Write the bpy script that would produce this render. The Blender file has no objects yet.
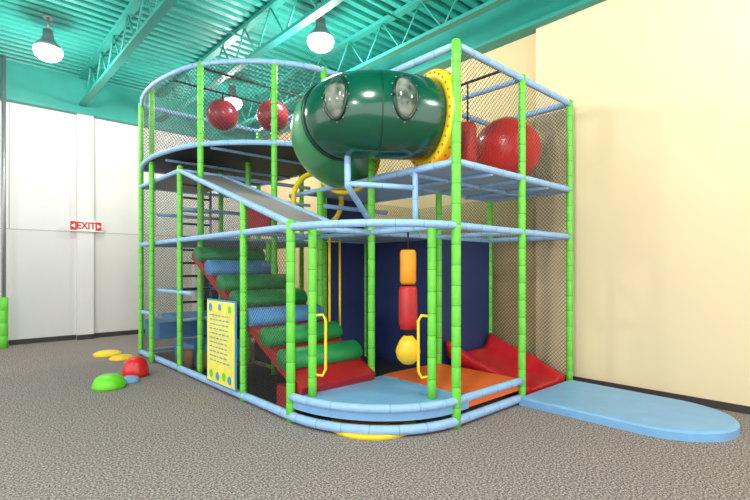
import bpy, math, random
from mathutils import Vector, Matrix
random.seed(3)
sc = bpy.context.scene
try:
    sc.view_settings.view_transform = 'Standard'
except Exception:
    pass

# ---------------- materials ----------------
def srgb(c):
    return tuple(((x/255)/12.92 if x/255 <= 0.04045 else (((x/255)+0.055)/1.055)**2.4) for x in c)
def mat(name, col, rough=0.5, metal=0.0, noise=0.06, scale=12, bump=0.0, emit=0, spec=0.5, coat=0):
    m = bpy.data.materials.new(name); m.use_nodes = True
    nt = m.node_tree; b = nt.nodes['Principled BSDF']
    c = srgb(col)
    b.inputs['Roughness'].default_value = rough
    b.inputs['Metallic'].default_value = metal
    b.inputs['Specular IOR Level'].default_value = spec
    b.inputs['Coat Weight'].default_value = coat
    tc = nt.nodes.new('ShaderNodeTexCoord')
    n = nt.nodes.new('ShaderNodeTexNoise'); n.inputs['Scale'].default_value = scale; n.inputs['Detail'].default_value = 3
    nt.links.new(tc.outputs['Object'], n.inputs['Vector'])
    r = nt.nodes.new('ShaderNodeValToRGB')
    r.color_ramp.elements[0].position = 0.3; r.color_ramp.elements[1].position = 0.7
    r.color_ramp.elements[0].color = (*[max(0, x*(1-noise)) for x in c], 1)
    r.color_ramp.elements[1].color = (*[min(1, x*(1+noise)) for x in c], 1)
    nt.links.new(n.outputs['Fac'], r.inputs['Fac'])
    nt.links.new(r.outputs['Color'], b.inputs['Base Color'])
    if bump:
        bp = nt.nodes.new('ShaderNodeBump'); bp.inputs['Strength'].default_value = bump; bp.inputs['Distance'].default_value = 0.01
        nt.links.new(n.outputs['Fac'], bp.inputs['Height']); nt.links.new(bp.outputs['Normal'], b.inputs['Normal'])
    if emit:
        b.inputs['Emission Color'].default_value = (*c, 1); b.inputs['Emission Strength'].default_value = emit
    return m

M = {}
M['green'] = mat('post_green_foam', (106, 204, 62), 0.45, scale=20)
M['gtie'] = mat('post_green_tie', (78, 172, 48), 0.6)
M['blue'] = mat('rail_blue_foam', (150, 188, 228), 0.5, scale=20)
M['btie'] = mat('rail_blue_tie', (120, 162, 208), 0.6)
M['vblue'] = mat('vinyl_blue', (124, 174, 218), 0.4, scale=6)
M['mblue'] = mat('vinyl_mid_blue', (84, 148, 206), 0.45, scale=6)
M['orange'] = mat('vinyl_orange', (240, 110, 40), 0.4, scale=6)
M['red'] = mat('vinyl_red', (196, 34, 38), 0.4, scale=6)
M['dred'] = mat('vinyl_dark_red', (170, 26, 34), 0.45, scale=6)
M['dgreen'] = mat('vinyl_dark_green', (32, 140, 76), 0.4, scale=6)
M['navy'] = mat('vinyl_navy', (32, 48, 98), 0.6, scale=6)
M['black'] = mat('vinyl_black', (30, 30, 34), 0.6)
M['tube'] = mat('tunnel_plastic_dark_green', (2, 74, 52), 0.2, scale=3, coat=0.4)
M['tube2'] = mat('tunnel_plastic_green', (56, 146, 88), 0.28, scale=3, coat=0.3)
M['tubeseam'] = mat('tunnel_seam', (2, 46, 34), 0.35)
M['yellow'] = mat('plastic_yellow', (246, 206, 30), 0.35)
M['ball'] = mat('ball_red', (222, 28, 30), 0.3, coat=0.2)
M['dball'] = mat('ball_dark_red', (166, 26, 48), 0.3, coat=0.3)
M['bagred'] = mat('bag_red', (214, 48, 48), 0.4)
M['bagor'] = mat('bag_orange', (246, 156, 24), 0.4)
M['bagye'] = mat('bag_yellow', (250, 196, 40), 0.4)
M['slide'] = mat('slide_red_plastic', (196, 22, 34), 0.3, coat=0.3)
M['ramp'] = mat('ramp_grey_fabric', (150, 140, 138), 0.8, scale=60, noise=0.15)
M['under'] = mat('deck_underside', (164, 184, 208), 0.7, scale=5)
M['metal'] = mat('metal_grey', (150, 152, 156), 0.4, metal=0.6)
M['rope'] = mat('rope_black', (30, 28, 30), 0.9)
M['tan'] = mat('tan_plastic', (170, 120, 80), 0.6)
M['white'] = mat('sign_white', (240, 238, 236), 0.5, noise=0.01)
M['sred'] = mat('sign_red', (208, 30, 36), 0.5, noise=0.01)
M['sblue'] = mat('sign_blue', (70, 150, 200), 0.5, noise=0.02)
M['syellow'] = mat('sign_yellow', (244, 226, 96), 0.5, noise=0.12, scale=7)
M['teal'] = mat('steel_teal_paint', (40, 146, 134), 0.5, noise=0.05, scale=4)
M['tealdeck'] = mat('deck_teal_paint', (44, 158, 146), 0.45, noise=0.05, scale=2)
M['lamp'] = mat('lamp_glow', (255, 252, 240), 0.5, emit=30, noise=0)
M['lime'] = mat('stone_green', (110, 214, 40), 0.4)
M['wallw'] = mat('wall_white_paint', (222, 217, 217), 0.8, noise=0.015, scale=1.5)
M['wallw2'] = mat('wall_white_lower', (214, 209, 209), 0.75, noise=0.015, scale=1.5)
M['seam'] = mat('wall_seam_grey', (176, 172, 172), 0.8, noise=0.015)
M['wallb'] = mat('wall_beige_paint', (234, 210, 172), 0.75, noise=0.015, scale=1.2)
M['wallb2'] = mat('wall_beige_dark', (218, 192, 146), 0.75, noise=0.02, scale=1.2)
M['base'] = mat('baseboard_dark', (58, 50, 50), 0.6)

def carpet():
    m = bpy.data.materials.new('carpet_grey_speckle'); m.use_nodes = True
    nt = m.node_tree; b = nt.nodes['Principled BSDF']; b.inputs['Roughness'].default_value = 0.95
    b.inputs['Specular IOR Level'].default_value = 0.1
    tc = nt.nodes.new('ShaderNodeTexCoord')
    n = nt.nodes.new('ShaderNodeTexNoise'); n.inputs['Scale'].default_value = 62; n.inputs['Detail'].default_value = 4; n.inputs['Roughness'].default_value = 0.85
    n2 = nt.nodes.new('ShaderNodeTexNoise'); n2.inputs['Scale'].default_value = 1.1
    nt.links.new(tc.outputs['Object'], n.inputs['Vector']); nt.links.new(tc.outputs['Object'], n2.inputs['Vector'])
    r = nt.nodes.new('ShaderNodeValToRGB')
    e = r.color_ramp.elements
    e[0].position = 0.40; e[0].color = (*srgb((78, 66, 66)), 1)
    e[1].position = 0.60; e[1].color = (*srgb((208, 190, 184)), 1)
    k = e.new(0.5); k.color = (*srgb((142, 127, 125)), 1)
    nt.links.new(n.outputs['Fac'], r.inputs['Fac'])
    r2 = nt.nodes.new('ShaderNodeValToRGB')
    r2.color_ramp.elements[0].color = (0.9, 0.9, 0.9, 1); r2.color_ramp.elements[1].color = (1, 1, 1, 1)
    nt.links.new(n2.outputs['Fac'], r2.inputs['Fac'])
    mx = nt.nodes.new('ShaderNodeMix'); mx.data_type = 'RGBA'; mx.blend_type = 'MULTIPLY'; mx.inputs[0].default_value = 1
    nt.links.new(r.outputs['Color'], mx.inputs[6]); nt.links.new(r2.outputs['Color'], mx.inputs[7])
    nt.links.new(mx.outputs[2], b.inputs['Base Color'])
    return m
M['carpet'] = carpet()

def netmat(name, col, cell, t):
    m = bpy.data.materials.new(name); m.use_nodes = True
    nt = m.node_tree; b = nt.nodes['Principled BSDF']; out = nt.nodes['Material Output']
    b.inputs['Base Color'].default_value = (*srgb(col), 1); b.inputs['Roughness'].default_value = 0.8
    uv = nt.nodes.new('ShaderNodeTexCoord'); sp = nt.nodes.new('ShaderNodeSeparateXYZ')
    nt.links.new(uv.outputs['UV'], sp.inputs[0])
    def math_(op, a, bb):
        n = nt.nodes.new('ShaderNodeMath'); n.operation = op
        for i, v in enumerate((a, bb)):
            if v is None: continue
            if isinstance(v, (int, float)): n.inputs[i].default_value = v
            else: nt.links.new(v, n.inputs[i])
        return n.outputs[0]
    s = math_('ADD', sp.outputs[0], sp.outputs[1]); d = math_('SUBTRACT', sp.outputs[0], sp.outputs[1])
    fs = math_('FRACT', math_('MULTIPLY', s, 1/cell), None); fd = math_('FRACT', math_('MULTIPLY', d, 1/cell), None)
    a = math_('LESS_THAN', fs, t); c = math_('LESS_THAN', fd, t)
    al = math_('MAXIMUM', a, c)
    tr = nt.nodes.new('ShaderNodeBsdfTransparent'); mx = nt.nodes.new('ShaderNodeMixShader')
    nt.links.new(al, mx.inputs[0]); nt.links.new(tr.outputs[0], mx.inputs[1]); nt.links.new(b.outputs[0], mx.inputs[2])
    nt.links.new(mx.outputs[0], out.inputs['Surface'])
    return m
M['net'] = netmat('net_black', (46, 42, 40), 0.05, 0.15)
M['net2'] = netmat('net_black_fine', (70, 66, 66), 0.06, 0.17)

def glassmat():
    m = bpy.data.materials.new('window_clear_plastic'); m.use_nodes = True
    nt = m.node_tree; b = nt.nodes['Principled BSDF']
    b.inputs['Roughness'].default_value = 0.15
    n = nt.nodes.new('ShaderNodeTexNoise'); n.inputs['Scale'].default_value = 7
    r = nt.nodes.new('ShaderNodeValToRGB')
    r.color_ramp.elements[0].position = 0.38; r.color_ramp.elements[0].color = (*srgb((34, 60, 50)), 1)
    r.color_ramp.elements[1].position = 0.66; r.color_ramp.elements[1].color = (*srgb((140, 142, 130)), 1)
    tc = nt.nodes.new('ShaderNodeTexCoord'); nt.links.new(tc.outputs['Object'], n.inputs['Vector'])
    nt.links.new(n.outputs['Fac'], r.inputs['Fac']); nt.links.new(r.outputs['Color'], b.inputs['Base Color'])
    return m
M['bubble'] = glassmat()

# ---------------- mesh builder ----------------
class MB:
    def __init__(s): s.v = []; s.f = []; s.m = []; s.uv = {}; s.mats = []; s.smooth = []
    def mi(s, k):
        if k not in s.mats: s.mats.append(k)
        return s.mats.index(k)
    def face(s, idx, k, sm=False, uv=None):
        if uv: s.uv[len(s.f)] = uv
        s.f.append(idx); s.m.append(s.mi(k)); s.smooth.append(sm)
    def add(s, pts):
        i = len(s.v); s.v += [tuple(p) for p in pts]; return list(range(i, i+len(pts)))
    def box(s, a, b, k):
        x0, y0, z0 = a; x1, y1, z1 = b
        i = s.add([(x0,y0,z0),(x1,y0,z0),(x1,y1,z0),(x0,y1,z0),(x0,y0,z1),(x1,y0,z1),(x1,y1,z1),(x0,y1,z1)])
        for f in ((3,2,1,0),(4,5,6,7),(0,1,5,4),(1,2,6,5),(2,3,7,6),(3,0,4,7)):
            s.face([i[j] for j in f], k)
    def quad(s, pts, k, uv=None):
        i = s.add(pts); s.face(i, k, uv=uv)
    def prism(s, poly, z0, z1, ktop, kside=None, kbot=None):
        n = len(poly); a = s.add([(x, y, z0) for x, y in poly]); b = s.add([(x, y, z1) for x, y in poly])
        s.face(b, ktop); s.face(a[::-1], kbot or kside or ktop)
        for j in range(n):
            q = (j+1) % n; s.face([a[j], a[q], b[q], b[j]], kside or ktop)
    def rings(s, R, k, sm=True, close=False, cap=True, kf=None):
        ids = [s.add(r) for r in R]; n = len(R[0])
        rng = range(len(R) if close else len(R)-1)
        for i in rng:
            A = ids[i]; B = ids[(i+1) % len(R)]
            kk = kf(i) if kf else k
            for j in range(n):
                q = (j+1) % n; s.face([A[j], A[q], B[q], B[j]], kk, sm)
        if cap and not close:
            s.face(ids[0][::-1], k); s.face(ids[-1], k)
    def sweep(s, pts, r, k, ktie=None, seg=10, tie=0.16, closed=False, dent=0.95):
        P = [Vector(p) for p in pts]
        if closed: P.append(P[0].copy())
        L = [0]
        for i in range(1, len(P)): L.append(L[-1]+(P[i]-P[i-1]).length)
        T = L[-1]
        S = [(l, 1) for l in L]
        if tie:
            n = max(1, int(T/tie))
            for i in range(1, n):
                c = T*i/n
                S += [(c-0.011, 1), (c-0.005, dent), (c+0.005, dent+0.0001), (c+0.011, 1)]
        S.sort()
        S2 = [S[0]]
        for e in S[1:]:
            if e[0]-S2[-1][0] > 0.003: S2.append(e)
        S = S2
        def at(l):
            for i in range(1, len(L)):
                if l <= L[i]+1e-9:
                    t = (l-L[i-1])/max(1e-9, L[i]-L[i-1]); return P[i-1].lerp(P[i], t)
            return P[-1]
        C = [at(l) for l, _ in S]
        R = []; N = None
        for i in range(len(C)):
            if closed and i in (0, len(C)-1): t = (C[1]-C[0]).normalized()+(C[-1]-C[-2]).normalized()
            else: t = C[min(i+1, len(C)-1)]-C[max(i-1, 0)]
            t.normalize()
            if N is None:
                N = t.orthogonal().normalized()
            N = (N-t*N.dot(t)).normalized(); B = t.cross(N)
            rr = r*S[i][1]
            R.append([C[i]+(N*math.cos(2*math.pi*j/seg)+B*math.sin(2*math.pi*j/seg))*rr for j in range(seg)])
        fl = [S[i][1] < 0.98 and S[i+1][1] < 0.98 for i in range(len(S)-1)]
        s.rings(R, k, kf=(lambda i: (ktie if (ktie and fl[i]) else k)))
    def cyl(s, c, r0, r1, h, k, seg=24, axis=(0,0,1), sm=True):
        ax = Vector(axis).normalized(); n = ax.orthogonal().normalized(); b = ax.cross(n); c = Vector(c)
        R = [[c+ax*z+(n*math.cos(2*math.pi*j/seg)+b*math.sin(2*math.pi*j/seg))*r for j in range(seg)] for z, r in ((0, r0), (h, r1))]
        s.rings(R, k, sm)
    def lathe(s, c, prof, k, seg=24, axis=(0,0,1), kf=None):
        ax = Vector(axis).normalized(); n = ax.orthogonal().normalized(); b = ax.cross(n); c = Vector(c)
        R = [[c+ax*z+(n*math.cos(2*math.pi*j/seg)+b*math.sin(2*math.pi*j/seg))*max(r, 0.0005) for j in range(seg)] for r, z in prof]
        s.rings(R, k, True, kf=kf)
    def sphere(s, c, r, k, seg=32, rx=1, ry=1, rz=1):
        R = []
        n = seg//2
        for i in range(n+1):
            th = math.pi*i/n; z = -math.cos(th)*r*rz; q = max(math.sin(th)*r, 0.0005)
            R.append([(c[0]+q*rx*math.cos(2*math.pi*j/seg), c[1]+q*ry*math.sin(2*math.pi*j/seg), c[2]+z) for j in range(seg)])
        s.rings(R, k)
    def net(s, pts, h0, h1, k='net'):
        u = 0
        for i in range(len(pts)-1):
            (x0, y0), (x1, y1) = pts[i], pts[i+1]
            l = math.hypot(x1-x0, y1-y0)
            s.quad([(x0,y0,h0),(x1,y1,h0),(x1,y1,h1),(x0,y0,h1)], k, uv=[(u,h0),(u+l,h0),(u+l,h1),(u,h1)])
            u += l
    def obj(s, name, parent=None):
        me = bpy.data.meshes.new(name); me.from_pydata(s.v, [], s.f)
        for k in s.mats: me.materials.append(M[k])
        me.polygons.foreach_set('material_index', s.m); me.polygons.foreach_set('use_smooth', s.smooth)
        if s.uv:
            ul = me.uv_layers.new(name='UVMap')
            for fi, uvs in s.uv.items():
                p = me.polygons[fi]
                for li, uv in zip(p.loop_indices, uvs): ul.data[li].uv = uv
        me.update()
        o = bpy.data.objects.new(name, me); sc.collection.objects.link(o)
        if parent:
            o.parent = parent; o.matrix_parent_inverse = Matrix.Translation(-parent.location)
        return o
def empty(name, loc=(0, 0, 0)):
    e = bpy.data.objects.new(name, None); sc.collection.objects.link(e); e.location = loc; return e

# ---------------- room ----------------
WX = 6.08; WY = 11.5; CH = 5.5
b = MB(); b.box((-7, -5, -0.1), (WX+0.3, WY+0.2, 0), 'carpet'); b.obj('floor')
b = MB()
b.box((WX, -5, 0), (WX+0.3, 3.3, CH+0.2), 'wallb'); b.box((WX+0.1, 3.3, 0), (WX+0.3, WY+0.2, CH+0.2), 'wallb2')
b.obj('wall_right')
b = MB(); b.box((-7, WY, 2.27), (WX+0.1, WY+0.2, CH+0.2), 'wallw'); b.box((-7, WY-0.012, 0), (WX+0.1, WY+0.2, 2.25), 'wallw2')
b.box((-7, WY-0.004, 2.25), (WX+0.1, WY+0.2, 2.27), 'seam')
for xx in (0.9, 3.6, 5.2): b.box((xx, WY-0.002, 2.27), (xx+0.015, WY+0.1, 4.75), 'seam')
b.obj('wall_back')
b = MB(); b.box((2.02, WY-0.12, 0), (2.32, WY-0.01, 4.75), 'wallw'); b.box((-2.6, WY-0.12, 0), (-2.3, WY-0.01, 4.75), 'wallw'); b.obj('trim_pilaster')
b = MB(); b.box((-7, WY-0.03, 0), (2.02, WY-0.012, 0.1), 'base'); b.box((2.32, WY-0.03, 0), (WX, WY-0.012, 0.1), 'base'); b.box((2.01, WY-0.14, 0), (2.33, WY-0.12, 0.1), 'base'); b.obj('baseboard_back')
b = MB(); b.box((WX-0.02, -5, 0), (WX, 3.3, 0.08), 'base'); b.box((WX+0.08, 3.3, 0), (WX+0.1, WY-0.03, 0.08), 'base'); b.obj('baseboard_right')
b = MB(); y = -5.0; prof = []
while y < WY+0.1:
    prof += [(y, CH), (y+0.09, CH), (y+0.11, CH+0.06), (y+0.18, CH+0.06)]; y += 0.2
for (ya, za), (yb, zb) in zip(prof[:-1], prof[1:]):
    b.quad([(-7, ya, za), (WX+0.3, ya, za), (WX+0.3, yb, zb), (-7, yb, zb)], 'tealdeck')
b.box((-7, -5, CH+0.07), (WX+0.3, WY+0.2, CH+0.2), 'tealdeck')
b.obj('ceiling')
b = MB(); b.box((-7, WY-0.1, 4.75), (WX, WY, CH), 'teal'); b.box((-7, WY-0.18, 4.72), (WX, WY, 4.78), 'teal'); b.obj('trim_back_beam')
b = MB(); b.box((WX-0.06, -5, 4.86), (WX+0.1, WY-0.18, CH), 'teal'); b.box((WX-0.14, -5, 4.84), (WX+0.1, WY-0.18, 4.89), 'teal'); b.obj('trim_right_beam')
for X in (2.1, 3.65, 5.2):
    b = MB()
    b.box((X-0.06, -5, 4.88), (X+0.06, WY-0.2, 4.93), 'teal')
    b.box((X-0.06, -5, CH-0.06), (X+0.06, WY-0.2, CH), 'teal')
    y = -5.0; i = 0
    while y < WY-0.6:
        z0, z1 = (4.9, CH-0.03) if i % 2 == 0 else (CH-0.03, 4.9)
        b.sweep([(X, y, z0), (X, y+0.42, z1)], 0.016, 'teal', seg=6, tie=0); y += 0.42; i += 1
    b.obj('roof_truss')
for yy in (1.9, 5.2, 7.4):
    b = MB(); b.sweep([(-7, yy, 5.44), (5.9, yy, 5.44)], 0.016, 'teal', seg=6, tie=0); b.obj('roof_brace')

# lamps
def lamp(X, Y, h=4.98, pw=150):
    e = empty('high_bay_or_fill_lamp', (X, Y, h))
    b = MB()
    b.cyl((X, Y, h+0.28), 0.02, 0.02, CH-h-0.285, 'metal', 8)
    b.lathe((X, Y, h), [(0.0, 0.30), (0.07, 0.30), (0.08, 0.18), (0.1, 0.14), (0.16, 0.07), (0.2, 0.0), (0.19, 0.0), (0.15, 0.05)], 'metal', 28)
    b.cyl((X, Y, CH-0.035), 0.07, 0.07, 0.03, 'metal', 16)
    b.obj('housing', e)
    b = MB(); b.lathe((X, Y, h), [(0.12, 0.06), (0.19, 0.01), (0.2, -0.05), (0.17, -0.12), (0.1, -0.17), (0.0, -0.19)], 'lamp', 28); b.obj('lens', e)
    l = bpy.data.lights.new('lamp_light', 'POINT'); l.energy = pw; l.shadow_soft_size = 0.16; l.color = (1, 0.97, 0.93)
    o = bpy.data.objects.new('lamp_light', l); o.location = (0, 0, -0.36); sc.collection.objects.link(o); o.parent = e
for X, Y, p_ in ((1.2, 9.0, 150), (4.2, 5.8, 170), (4.4, 9.2, 130), (1.2, 1.6, 250), (4.2, -0.6, 170), (-2.6, 5.0, 250), (-2.6, 0.5, 250)):  # lamps in view come first; the rest are unseen, added for even fill light
    lamp(X, Y, pw=p_)

# exit sign
e = empty('exit_sign', (2.17, WY-0.15, 2.38))
b = MB(); b.box((1.87, WY-0.17, 2.27), (2.47, WY-0.14, 2.49), 'white')
b.box((1.885, WY-0.175, 2.29), (2.0, WY-0.17, 2.47), 'sred'); b.box((2.34, WY-0.175, 2.29), (2.455, WY-0.17, 2.47), 'sred')
for s_, cx in ((-1, 1.94), (1, 2.40)):
    b.quad([(cx-s_*0.03, WY-0.178, 2.43), (cx+s_*0.04, WY-0.178, 2.38), (cx-s_*0.03, WY-0.178, 2.33), (cx-s_*0.029, WY-0.178, 2.38)], 'white')
b.box((2.05, WY-0.145, 2.3), (2.29, WY-0.115, 2.46), 'white')
b.obj('panel', e)
t = bpy.data.curves.new('lettering', 'FONT'); t.body = 'EXIT'; t.size = 0.2; t.align_x = 'CENTER'; t.align_y = 'CENTER'; t.extrude = 0.002; t.offset = 0.006
o = bpy.data.objects.new('lettering', t); o.location = (0, -0.025, 0); o.rotation_euler = (math.pi/2, 0, 0); o.scale = (0.85, 1, 1)
o.data.materials.append(M['sred']); sc.collection.objects.link(o); o.parent = e

# left pole
b = MB(); b.cyl((0.80, 11.15, 0), 0.035, 0.035, 5.48, 'metal', 12)
b.sweep([(0.80, 11.15, 0.0), (0.80, 11.15, 0.95)], 0.07, 'green', 'gtie', tie=0.2); b.sweep([(0.72, 11.15, 2.5), (0.72, 11.15, 4.7)], 0.012, 'metal', tie=0)
b.obj('padded_pole')

# ---------------- play structure ----------------
PS = empty('indoor_playground_structure')
XL = 2.48; X1 = 3.54; X2 = 4.72; X3 = 5.9
YF = 2.73; Y0 = 3.92; YB = 8.67
H1 = 1.9; H2 = 2.5; HT = 3.60; HR = 3.2; HRT = 4.3
def arc(c, rx, ry, a0, a1, n):
    return [(c[0]+rx*math.cos(math.radians(a0+(a1-a0)*i/n)), c[1]+ry*math.sin(math.radians(a0+(a1-a0)*i/n))) for i in range(n+1)]
def cr(p0, p1, p2, p3, t):
    return 0.5*((2*p1)+(-p0+p2)*t+(2*p0-5*p1+4*p2-p3)*t*t+(-p0+3*p1-3*p2+p3)*t**3)
rc = [Vector(p) for p in ((2.9, 9.2), (2.52, YB), (2.36, 8.05), (2.35, 7.3), (2.54, 6.45), (2.98, 5.86), (3.55, 5.48), (4.2, 5.36), (4.8, 5.36))]
ringarc = []
for i in range(1, len(rc)-2):
    for k in range(5): 
        p = cr(rc[i-1], rc[i], rc[i+1], rc[i+2], k/5); ringarc.append((p.x, p.y))
ringarc.append((4.2, 5.36))
ring = ringarc+[(X2, 5.36), (X2, YB)]
front = arc((X1, Y0), X1-XL, Y0-YF, 180, 270, 16)

posts = MB()
def post(x, y, z0, z1, r=0.041): 
    posts.sweep([(x, y, z0), (x, y, z1)], r, 'green', 'gtie', seg=14, tie=0.19)
    posts.sphere((x, y, z1), r, 'green', 12, rz=0.6)
post(X1, YF, 0, HT+0.03, 0.045); post(X2, YF, 0, HT+0.03); post(X3-0.02, YF, 0, HT+0.03)
post(XL, Y0, 0, H1+0.05, 0.044); post(XL, 4.9, 0, H1+0.35)
post(2.58, 6.36, 0, HRT+0.02); post(XL, 6.85, 0, 2.95); post(2.40, 7.84, 0, HRT+0.02); post(XL, YB, 0, HRT+0.02)
post(X1, Y0, 0, HT); post(X2, Y0, 0, HT); post(X3-0.02, Y0, 0, HT)
post(3.30, 5.63, 0, HRT+0.02); post(3.95, 5.38, 0, HRT+0.02); post(X2, 5.36, 0, HRT)
post(X1, 4.9, 0, H2); post(X1, 7.84, 0, HR); post(X1, YB, 0, HRT); post(X2, YB, 0, HRT); post(X2, 7.1, 0, HRT)
post(X1, 6.85, 0, HR); post(X3-0.02, 5.36, 0, H2); post(X1, 6.2, 0, H1)
post(2.61, 3.74, 0.24, H1); post(3.40, 2.91, 0.24, H1)
posts.obj('posts', PS)

rails = MB()
def rail(p, r=0.034, closed=False, tie=0.25):
    rails.sweep(p, r, 'blue', 'btie', seg=12, tie=tie, closed=closed)
def hrail(pts, h, r=0.034, closed=False): rail([(x, y, h) for x, y in pts], r, closed)
X3r = X3-0.02
hrail([(XL, YB), (XL, Y0)]+front[1:]+[(X2, YF)], 0.06, 0.045)
hrail(front+[(X2, YF)], 0.25, 0.04)
hrail([(XL, YB), (X1, YB)], 0.06)
hrail([(XL, YB), (XL, Y0)]+front[1:]+[(X3r, YF), (X3r, 5.36)], H1, 0.036)
hrail([(XL, Y0), (X3r, Y0)], H1); hrail([(X1, YF), (X1, YB)], H1, 0.03); hrail([(X2, YF), (X2, YB)], H1, 0.03)
hrail([(XL, 4.9), (X3r, 4.9)], H1, 0.03); hrail([(XL, 6.85), (X2, 6.85)], H1, 0.03); hrail([(XL, YB), (X2, YB)], H1, 0.03)
hrail([(XL, 7.84), (X2, 7.84)], H1, 0.03); hrail([(XL, 6.2), (X2, 6.2)], H1, 0.028)
hrail([(X1, YF), (X3r, YF), (X3r, Y0), (X1, Y0)], H2, 0.038, True)
hrail([(X2, YF), (X2, Y0)], H2-0.02, 0.03)
hrail([(4.13, YF), (4.13, Y0)], H2-0.03, 0.025); hrail([(5.3, YF), (5.3, Y0)], H2-0.03, 0.025)
hrail([(X1, Y0), (X1, 5.6)], H2, 0.03); hrail([(X2, Y0), (X2, 5.36)], H2, 0.03)
hrail([(X1, 3.3), (X3r, 3.3)], H2-0.03, 0.025)
hrail([(X1, YF), (X3r, YF), (X3r, Y0), (X1, Y0)], HT, 0.038, True); hrail([(X2, YF), (X2, Y0)], HT, 0.03)
hrail([(XL, YB), (XL, 6.85)], 2.9); hrail([(XL, YB), (X2, YB)], 2.9)
rail([(XL, 6.85, 2.9), (XL, Y0, H1+0.03)], 0.036); rail([(3.12, 6.85, 2.9), (3.12, Y0, H1+0.03)], 0.03)
hrail([(XL, 6.85), (X2, 6.85)], 2.9, 0.03); hrail([(XL, Y0), (3.12, Y0)], H1+0.03, 0.03)
hrail(ring, HR, 0.036, True); hrail(ring, HRT, 0.036, True)
hrail([(2.5, 7.5), (X2, 7.5)], HR-0.03, 0.025); hrail([(2.7, 6.3), (X2, 6.3)], HR-0.03, 0.025)
hrail([(X1, Y0), (X1, 5.5)], HT, 0.028); hrail([(X1, 6.85), (X2, 6.85)], 2.6, 0.028)
hrail([(XL, 7.84), (XL, 6.4)], 1.15, 0.03); hrail([(XL, YB), (XL, 7.84)], 0.75, 0.03); hrail([(XL, 7.84), (X1, 7.84)], 1.15, 0.028)
hrail([(XL, 6.85), (X1, 6.85)], 0.75, 0.028); hrail([(XL, 6.85), (X1, 6.85)], 2.35, 0.028); hrail([(XL, 7.84), (X1, 7.84)], 2.35, 0.028); hrail([(X1, 4.9), (X2, 4.9)], 2.3, 0.03)
rail([(X1, Y0, H1+0.1), (2.95, 3.62, 2.32), (2.95, 3.62, 2.62)], 0.032)
rail([(2.95, 3.62, 2.34), (X1, 3.25, 2.32)], 0.028); rail([(X1, 3.25, H1), (X1, 3.25, 2.5)], 0.03)
rails.obj('rails', PS)

decks = MB()
dp = [(x, y) for x, y in front]+[(3.74, YF), (3.74, Y0)]
decks.prism(dp, 0.14, 0.26, 'vblue', 'vblue', 'black')
decks.box((3.742, YF+0.02, 0.14), (X2, Y0+0.02, 0.265), 'orange')
decks.box((XL+0.04, 3.93, 0.06), (X1, 4.25, 0.30), 'dred')
decks.box((X1, 3.95, 0.02), (X2, 5.36, 0.16), 'black')
decks.box((X1+0.03, YF+0.03, H2-0.01), (X3r-0.03, Y0-0.03, H2+0.03), 'under'); decks.box((X1+0.04, YF+0.04, H2+0.03), (X2, Y0-0.04, H2+0.05), 'orange')
decks.box((X1+0.04, Y0+0.04, H2-0.01), (X2-0.03, 5.36, H2+0.03), 'under')
decks.box((XL+0.05, 6.3, H1-0.02), (X2, YB-0.04, H1+0.02), 'under')
decks.box((X1+0.04, 3.96, H1-0.02), (X3r-0.04, 5.34, H1+0.02), 'under')
decks.box((XL+0.05, 6.9, 0.72), (X1, 7.8, 0.78), 'mblue'); decks.box((XL+0.05, 7.88, 0.35), (X1, YB-0.05, 0.62), 'mblue')
decks.box((XL+0.25, 6.95, 0.02), (X1, 7.78, 0.34), 'mblue')
decks.prism(ring, HR-0.02, HR+0.01, 'black', 'black', 'black')
decks.obj('decks', PS)

# access ladder inside the rear bays
b = MB()
for x in (2.75, 3.25):
    b.sweep([(x, 7.6, 0.78), (x, 7.6, 3.18)], 0.02, 'metal', tie=0)
for i in range(11):
    b.sweep([(2.75, 7.6, 0.95+0.21*i), (3.25, 7.6, 0.95+0.21*i)], 0.018, 'rope', tie=0)
b.obj('ladder', PS)

b = MB()
for dz in (0, -0.015):
    b.quad([(XL+0.03, 6.85, 2.9+dz), (3.10, 6.85, 2.9+dz), (3.10, Y0, H1+0.03+dz), (XL+0.03, Y0, H1+0.03+dz)], 'ramp')
b.quad([(XL+0.03, YB-0.03, 2.89), (X1, YB-0.03, 2.89), (X1, 6.85, 2.89), (XL+0.03, 6.85, 2.89)], 'ramp')
b.obj('sloped_roof_panel', PS)

# roller steps
b = MB()
cols = ['dgreen', 'dgreen', 'mblue', 'dgreen', 'dgreen', 'mblue', 'dgreen']
n = 7
xa, xb = XL+0.05, X1-0.04
def prof_y(i): return 4.15+i*0.367
def prof_z(i): return 0.55+i*0.188
nrm = Vector((0, -0.188, 0.367)).normalized(); al_ = Vector((0, 0.367, 0.188)).normalized(); ex = Vector((1, 0, 0))
for i in range(n):
    c = Vector((0, prof_y(i), prof_z(i)))+nrm*0.01
    R = []
    for x_, sc_ in ((xa-0.01, 0.01), (xa-0.01, 0.85), (xa+0.01, 1), (xb-0.01, 1), (xb+0.01, 0.85), (xb+0.01, 0.01)):
        R.append([ex*x_+c+(al_*math.cos(2*math.pi*j/24)*0.135+nrm*math.sin(2*math.pi*j/24)*0.1)*sc_ for j in range(24)])
    b.rings(R, cols[i])
ya, za = prof_y(-1.0), prof_z(-1.0); yb_, zb_ = prof_y(6.4), prof_z(6.4)
o1 = nrm*-0.03; o2 = nrm*-0.13
i = b.add([(xa, ya+o2.y, za+o2.z), (xb, ya+o2.y, za+o2.z), (xb, yb_+o2.y, zb_+o2.z), (xa, yb_+o2.y, zb_+o2.z),
           (xa, ya+o1.y, za+o1.z), (xb, ya+o1.y, za+o1.z), (xb, yb_+o1.y, zb_+o1.z), (xa, yb_+o1.y, zb_+o1.z)])
for f in ((3,2,1,0),(4,5,6,7),(0,1,5,4),(1,2,6,5),(2,3,7,6),(3,0,4,7)): b.face([i[j] for j in f], 'dred')
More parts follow.
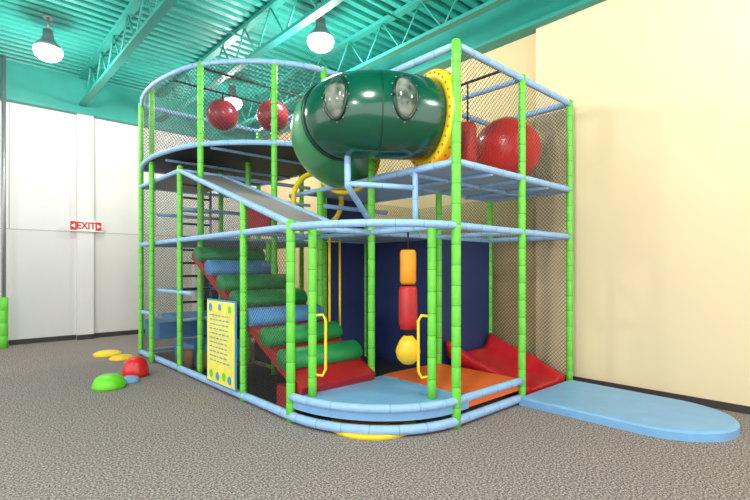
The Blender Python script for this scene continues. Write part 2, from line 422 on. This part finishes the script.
b.quad([(xb-0.03, 4.3, 0.1), (xb-0.03, 6.5, 0.1), (xb-0.03, 6.5, 1.5), (xb-0.03, 4.3, 0.4)], 'black')
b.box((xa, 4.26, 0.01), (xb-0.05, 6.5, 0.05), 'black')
b.obj('roller_steps', PS)

# panels
b = MB()
b.box((X2-0.015, Y0+0.04, 0.1), (X2+0.015, 5.34, H1-0.03), 'navy')
b.box((X2+0.04, Y0-0.015, 0.1), (X3r-0.04, Y0+0.015, H1-0.03), 'navy')
b.box((4.0, 5.345, 0.1), (X2-0.03, 5.375, H1-0.03), 'navy')
b.box((3.3, 5.75, 1.98), (3.33, 6.4, 2.5), 'red')
b.box((4.0, 5.345, 1.98), (X2-0.03, 5.375, 2.9), 'navy')
b.box((X1+0.05, YB-0.02, 0.1), (X2, YB+0.01, H1), 'navy')
b.obj('vinyl_panels', PS)
b = MB()
c = Vector((3.72, 5.2, 2.42)); P = []
for i in range(33):
    a = 2*math.pi*i/32
    P.append(c+Vector((math.cos(a)*0.36*0.9, -math.cos(a)*0.1, math.sin(a)*0.36)))
b.sweep(P[:-1], 0.035, 'yellow', tie=0, closed=True)
for x_, y_ in ((3.50, 4.65), (3.9, 4.95)):
    b.sweep([(x_, y_, 0.16), (x_, y_, 1.88)], 0.016, 'yellow', tie=0)
def handle(x, y, dx, dy):
    b.sweep([(x, y, 1.04), (x+dx*0.7, y+dy*0.7, 1.05), (x+dx, y+dy, 1.0), (x+dx, y+dy, 0.52), (x+dx*0.7, y+dy*0.7, 0.46), (x, y, 0.47)], 0.014, 'yellow', tie=0)
handle(2.63, 3.72, 0.075, -0.065); handle(3.38, 2.93, -0.075, 0.065)
b.obj('handles_and_rings', PS)

# nets
b = MB()
for y0, y1 in ((6.4, 6.85), (6.85, 7.84), (7.84, YB)):
    b.net([(XL, y0), (XL, y1)], 0.08, H1)
b.net([(XL, 6.85), (XL, YB)], H1, 2.9)
b.net(ringarc+[(X2, 5.36)], HR, HRT, 'net2'); b.net([(X2, 5.36), (X2, YB), (2.52, YB)], HR, HRT, 'net2')
b.net([(X1, YF), (X3r, YF), (X3r, Y0), (X1, Y0)], H2, HT)
b.net([(X3r, YF), (X3r, Y0)], 0.08, H2)
b.net([(X2, YB), (XL, YB)], 0.08, 2.9)
b.net([(X3r, Y0), (X3r, 5.36), (X2, 5.36)], 0.08, H2)
b.quad([(XL, Y0+0.3, H1), (XL, 6.85, H1), (XL, 6.85, 2.88), (XL, Y0+0.3, H1+0.12)], 'net', uv=[(4.2, H1), (6.85, H1), (6.85, 2.88), (4.2, H1+.12)])
b.net([(XL, Y0), (XL, 4.9)], 0.08, H1)
b.net([(XL, 4.9), (XL, 6.3)], 1.1, H1)
b.obj('safety_nets', PS)

b = MB()
b.cyl((2.72, 6.6, 0.0), 0.1, 0.09, 0.28, 'tan', 20); b.cyl((2.62, 6.95, 0.0), 0.09, 0.085, 0.3, 'tan', 20)
b.obj('foam_stumps', PS)

# ---------------- tunnel (axis in plan: a = along its run, d = perpendicular) ----------------
TN = empty('crawl_tunnel')
def W(a, d, z): return Vector((.737*a+.676*d, -.676*a+.737*d, z))
ctrl = [W(.92, 5.0, 3.02), W(.575, 4.84, 3.02), W(.27, 4.72, 3.02), W(-0.03, 4.66, 3.02), W(-.29, 4.72, 3.02), W(-.47, 4.98, 3.0), W(-.50, 5.40, 2.93), W(-.34, 5.85, 2.86), W(0, 6.4, 2.85)]
path = []
for i in range(1, len(ctrl)-2):
    for k in range(10): path.append(cr(ctrl[i-1], ctrl[i], ctrl[i+1], ctrl[i+2], k/10))
path.append(ctrl[-2])
for _ in range(12):
    path = [path[0]]+[(path[i-1]+path[i]*2+path[i+1])/4 for i in range(1, len(path)-1)]+[path[-1]]
Z = Vector((0, 0, 1))
def frame(i):
    t = (path[min(i+1, len(path)-1)]-path[max(i-1, 0)]).normalized(); s_ = t.cross(Z).normalized(); return t, s_, s_.cross(t)
N = len(path); SP = 35
def tube_part(b, i0, i1, k):
    R = []
    for i in range(i0, i1+1):
        t, s_, u = frame(i); f = (i-i0)/(i1-i0)
        r = 0.385+0.04*math.sin(math.pi*f)**0.5 if 0 < f < 1 else 0.385
        R.append([path[i]+(s_*math.cos(2*math.pi*j/48)+u*math.sin(2*math.pi*j/48))*r for j in range(48)])
    b.rings(R, k, cap=False)
def seam(b, i, k, r=0.425, m=0.022):
    t, s_, u = frame(i)
    P = [path[i]+(s_*math.cos(2*math.pi*j/40)+u*math.sin(2*math.pi*j/40))*r for j in range(40)]
    b.sweep(P, m, k, tie=0, closed=True, seg=8)
b = MB(); tube_part(b, 0, SP, 'tube'); b.obj('tunnel_shell', TN)
b = MB(); tube_part(b, SP, N-1, 'tube2'); b.obj('tunnel_elbow', TN)
b = MB(); seam(b, SP, 'tubeseam', 0.395, 0.02); seam(b, 18, 'tubeseam', 0.423, 0.007); seam(b, N-1, 'yellow', 0.42, 0.035)
b.obj('tunnel_seams', TN)
b = MB()
t, s_, u = frame(0)
R = []
for rr, off in ((0.38, 0.055), (0.485, 0.055), (0.5, 0.035), (0.5, -0.045), (0.485, -0.065), (0.38, -0.065)):
    R.append([path[0]+t*(off)+(s_*math.cos(2*math.pi*j/48)+u*math.sin(2*math.pi*j/48))*rr for j in range(48)])
b.rings(R, 'yellow', cap=False, close=True)
for j in range(32):
    a = 2*math.pi*j/32
    p = path[0]+t*0.055+(s_*math.cos(a)+u*math.sin(a))*0.462
    b.cyl(p, 0.012, 0.012, 0.008, 'tan', 8, axis=t)
    p = path[0]+t*-0.005+(s_*math.cos(a)+u*math.sin(a))*0.5
    b.cyl(p, 0.013, 0.013, 0.005, 'tan', 8, axis=(s_*math.cos(a)+u*math.sin(a)))
b.obj('entry_flange', TN)
b = MB()
cam = Vector((0, 0, 1.5))
for target in (13, 27):
    t, s_, u = frame(target); p = path[target]
    out = s_ if s_.dot(cam-p) > 0 else -s_
    up = u; al = out.cross(up)
    def surf(x, z, e_):
        zz = z+0.06; d = math.sqrt(max(0, 0.425**2-zz**2))
        return p+out*(d+e_)+up*zz+al*x
    R = []
    for i in range(11):
        q = 1-i/10*0.98
        R.append([surf(math.cos(2*math.pi*j/32)*0.105*q, math.sin(2*math.pi*j/32)*0.2*q, 0.0+0.055*math.sqrt(max(0, 1-q*q))) for j in range(32)])
    b.rings(R, 'bubble', cap=False)
    P = [surf(math.cos(2*math.pi*j/32)*0.112, math.sin(2*math.pi*j/32)*0.208, 0.004) for j in range(32)]
    b.sweep(P, 0.014, 'tubeseam', tie=0, closed=True, seg=8)
    for j in range(12):
        a = 2*math.pi*j/12; q_ = surf(math.cos(a)*0.135, math.sin(a)*0.232, -0.004); b.sphere(q_, 0.008, 'metal', 8)
b.obj('bubble_windows', TN)

# ---------------- balls and bags ----------------
b = MB(); b.sphere((5.12, 3.17, H2+0.45), 0.405, 'ball', 48); b.cyl((5.12, 3.17, H2+0.845), 0.02, 0.015, 0.03, 'dball', 12); b.obj('exercise_ball')
for x, y, z in ((3.27, 7.18, 3.95), (3.76, 6.46, 3.87)):
    b = MB(); b.sphere((x, y, z), 0.245, 'dball', 40); b.cyl((x, y, z+0.23), 0.012, 0.012, HRT-z-0.23, 'rope', 8); b.cyl((x, y, z+0.22), 0.05, 0.03, 0.04, 'rope', 16)
    b.sweep([(2.5, y, HRT), (X2, y, HRT)], 0.016, 'rope', tie=0)
    b.obj('hanging_ball')
b = MB(); bx, by = 3.57, 3.38
b.cyl((bx, by, 1.66), 0.01, 0.01, 0.24, 'rope', 8)
b.lathe((bx, by, 0), [(0.0, 1.69), (0.07, 1.69), (0.085, 1.66), (0.085, 1.36), (0.07, 1.33), (0.0, 1.33)], 'bagor', 24)
b.lathe((bx, by, 0), [(0.0, 1.31), (0.08, 1.31), (0.095, 1.28), (0.1, 0.95), (0.085, 0.86), (0.0, 0.86)], 'red', 24)
b.cyl((bx, by, 0.74), 0.035, 0.035, 0.6, 'rope', 12)
b.lathe((bx, by, 0), [(0.0, 0.80), (0.05, 0.79), (0.09, 0.74), (0.125, 0.66), (0.13, 0.62), (0.11, 0.55), (0.06, 0.5), (0.0, 0.49)], 'bagye', 28)
b.sweep([(X1, YF, 1.93), (X1+0.03, 3.38, 1.93), (X1, Y0, 1.93)], 0.02, 'blue', tie=0)
b.obj('punching_bag')
b = MB()
b.cyl((4.36, 3.2, 3.1), 0.01, 0.01, HT-3.1, 'rope', 8)
b.lathe((4.36, 3.2, 0), [(0.0, 2.68), (0.08, 2.68), (0.1, 2.71), (0.1, 3.10), (0.08, 3.14), (0, 3.14)], 'bagred', 24)
b.sweep([(4.36, YF, HT), (4.36, Y0, HT)], 0.015, 'rope', tie=0)
b.obj('punching_bag')

# ---------------- slide ----------------
SL = empty('slide')
b = MB()
def sz(y):
    tt = max(0.0, (y-2.75))/2.2
    return 0.09+1.0*tt**1.8
ys = [2.76+0.0575*i for i in range(20)]
R = []
for y in ys:
    z = sz(y)
    w0, w1 = 4.83, 5.78
    e_ = 0.17*min(1, (y-2.6)/0.6)
    prof = [(w0-0.02, z-0.03), (w0-0.05, z+e_-0.02), (w0-0.02, z+e_+0.02), (w0+0.04, z+e_), (w0+0.09, z+0.05), (w0+0.18, z), (w1-0.18, z), (w1-0.09, z+0.05), (w1-0.04, z+e_), (w1+0.02, z+e_+0.02), (w1+0.05, z+e_-0.02), (w1+0.02, z-0.03), (w1-0.1, z-0.06), (w0+0.1, z-0.06)]
    R.append([(x, y, zz) for x, zz in prof])
b.rings(R, 'slide'); b.obj('chute', SL)
b = MB(); b.box((4.82, 3.1, 0.0), (4.85, 3.85, 0.12), 'dred'); b.box((4.85, 3.0, 0), (5.78, 3.04, 0.1), 'dred'); b.obj('skirt', SL)

b = MB()
outl = [(4.62, 2.71), (4.62, 1.55)]+arc((5.21, 1.52), 0.59, 0.64, 180, 360, 28)+[(5.83, 2.71)]
def off(poly, d):
    cx, cy = 5.22, 1.9
    return [(x+(cx-x)*d, y+(cy-y)*d) for x, y in poly]
R = [[(x, y, z) for x, y in off(outl, d)] for d, z in ((0.0, 0.0), (0.0, 0.07), (0.012, 0.085), (0.04, 0.092))]
b.rings(R, 'vblue', sm=False)
b.obj('slide_landing_mat')
b = MB(); b.cyl((3.02, 3.32, 0.0), 0.42, 0.40, 0.035, 'yellow', 40); b.cyl((3.02, 3.32, 0.035), 0.30, 0.30, 0.004, 'bagor', 40); b.obj('round_floor_mat')

# rules sign
RS = empty('rules_sign')
b = MB()
sx = XL-0.07; s0, s1 = 4.96, 5.74
b.box((sx, s0, 0.10), (sx+0.02, s1, 1.12), 'sblue'); b.box((sx-0.004, s0+0.02, 0.12), (sx, s1-0.02, 1.10), 'syellow')
for j in range(11):
    z = 0.92-j*0.055; y = s1-0.1
    while y > s0+0.2:
        l = random.uniform(0.03, 0.09); b.box((sx-0.0055, max(s0+0.1, y-l), z), (sx-0.004, y, z+0.016), 'sblue'); y -= l+0.025
def disc(y, z, r, k):
    b.cyl((sx-0.004, y, z), r, r, 0.003, k, 20, axis=(-1, 0, 0))
for y, z, r, k in ((5.1, 0.2, 0.05, 'sblue'), (5.25, 0.22, 0.05, 'lime'), (5.42, 0.2, 0.05, 'sblue'), (5.6, 0.21, 0.05, 'lime'), (5.62, 1.02, 0.05, 'sblue'), (5.1, 1.02, 0.045, 'lime'), (5.36, 1.03, 0.04, 'sblue')):
    disc(y, z, r, k)
b.box((sx+0.02, 5.3, 0.5), (XL-0.02, 5.4, 0.9), 'sblue')
b.obj('board', RS)
b = MB(); b.sweep([(sx+0.015, 5.0, 1.0), (XL-0.03, 4.92, 1.0)], 0.01, 'rope', tie=0); b.obj('ties', RS)

def stone(x, y, r, h, k, sq=1.0):
    b = MB(); R = []
    for rr, zz in ((r*0.96, 0), (r, h*0.12), (r*0.97, h*0.4), (r*0.8, h*0.75), (r*0.5, h*0.95), (0.02, h)):
        R.append([(x+rr*math.cos(a), y+sq*rr*math.sin(a), zz) for a in [2*math.pi*j/28 for j in range(28)]])
    b.rings(R, k); b.obj('stepping_stone')
stone(1.51, 6.58, 0.19, 0.17, 'lime'); stone(1.95, 7.05, 0.17, 0.27, 'ball'); stone(1.78, 6.72, 0.13, 0.08, 'vblue')
stone(2.05, 9.05, 0.22, 0.08, 'yellow'); stone(2.14, 8.5, 0.19, 0.07, 'bagye')

# ---------------- world / camera ----------------
w = bpy.data.worlds.new('World'); sc.world = w; w.use_nodes = True
bg = w.node_tree.nodes['Background']; bg.inputs[0].default_value = (1.0, 0.97, 0.96, 1); bg.inputs[1].default_value = 2.6
cd = bpy.data.cameras.new('Camera'); co = bpy.data.objects.new('Camera', cd); sc.collection.objects.link(co); sc.camera = co
cd.sensor_width = 36; cd.lens = 468/750*36; cd.shift_y = 18/750; cd.clip_start = 0.05; cd.clip_end = 100
co.location = (0, 0, 1.5)
fw = Vector((0.676, 0.737, 0)).normalized()
co.rotation_euler = fw.to_track_quat('-Z', 'Y').to_euler()
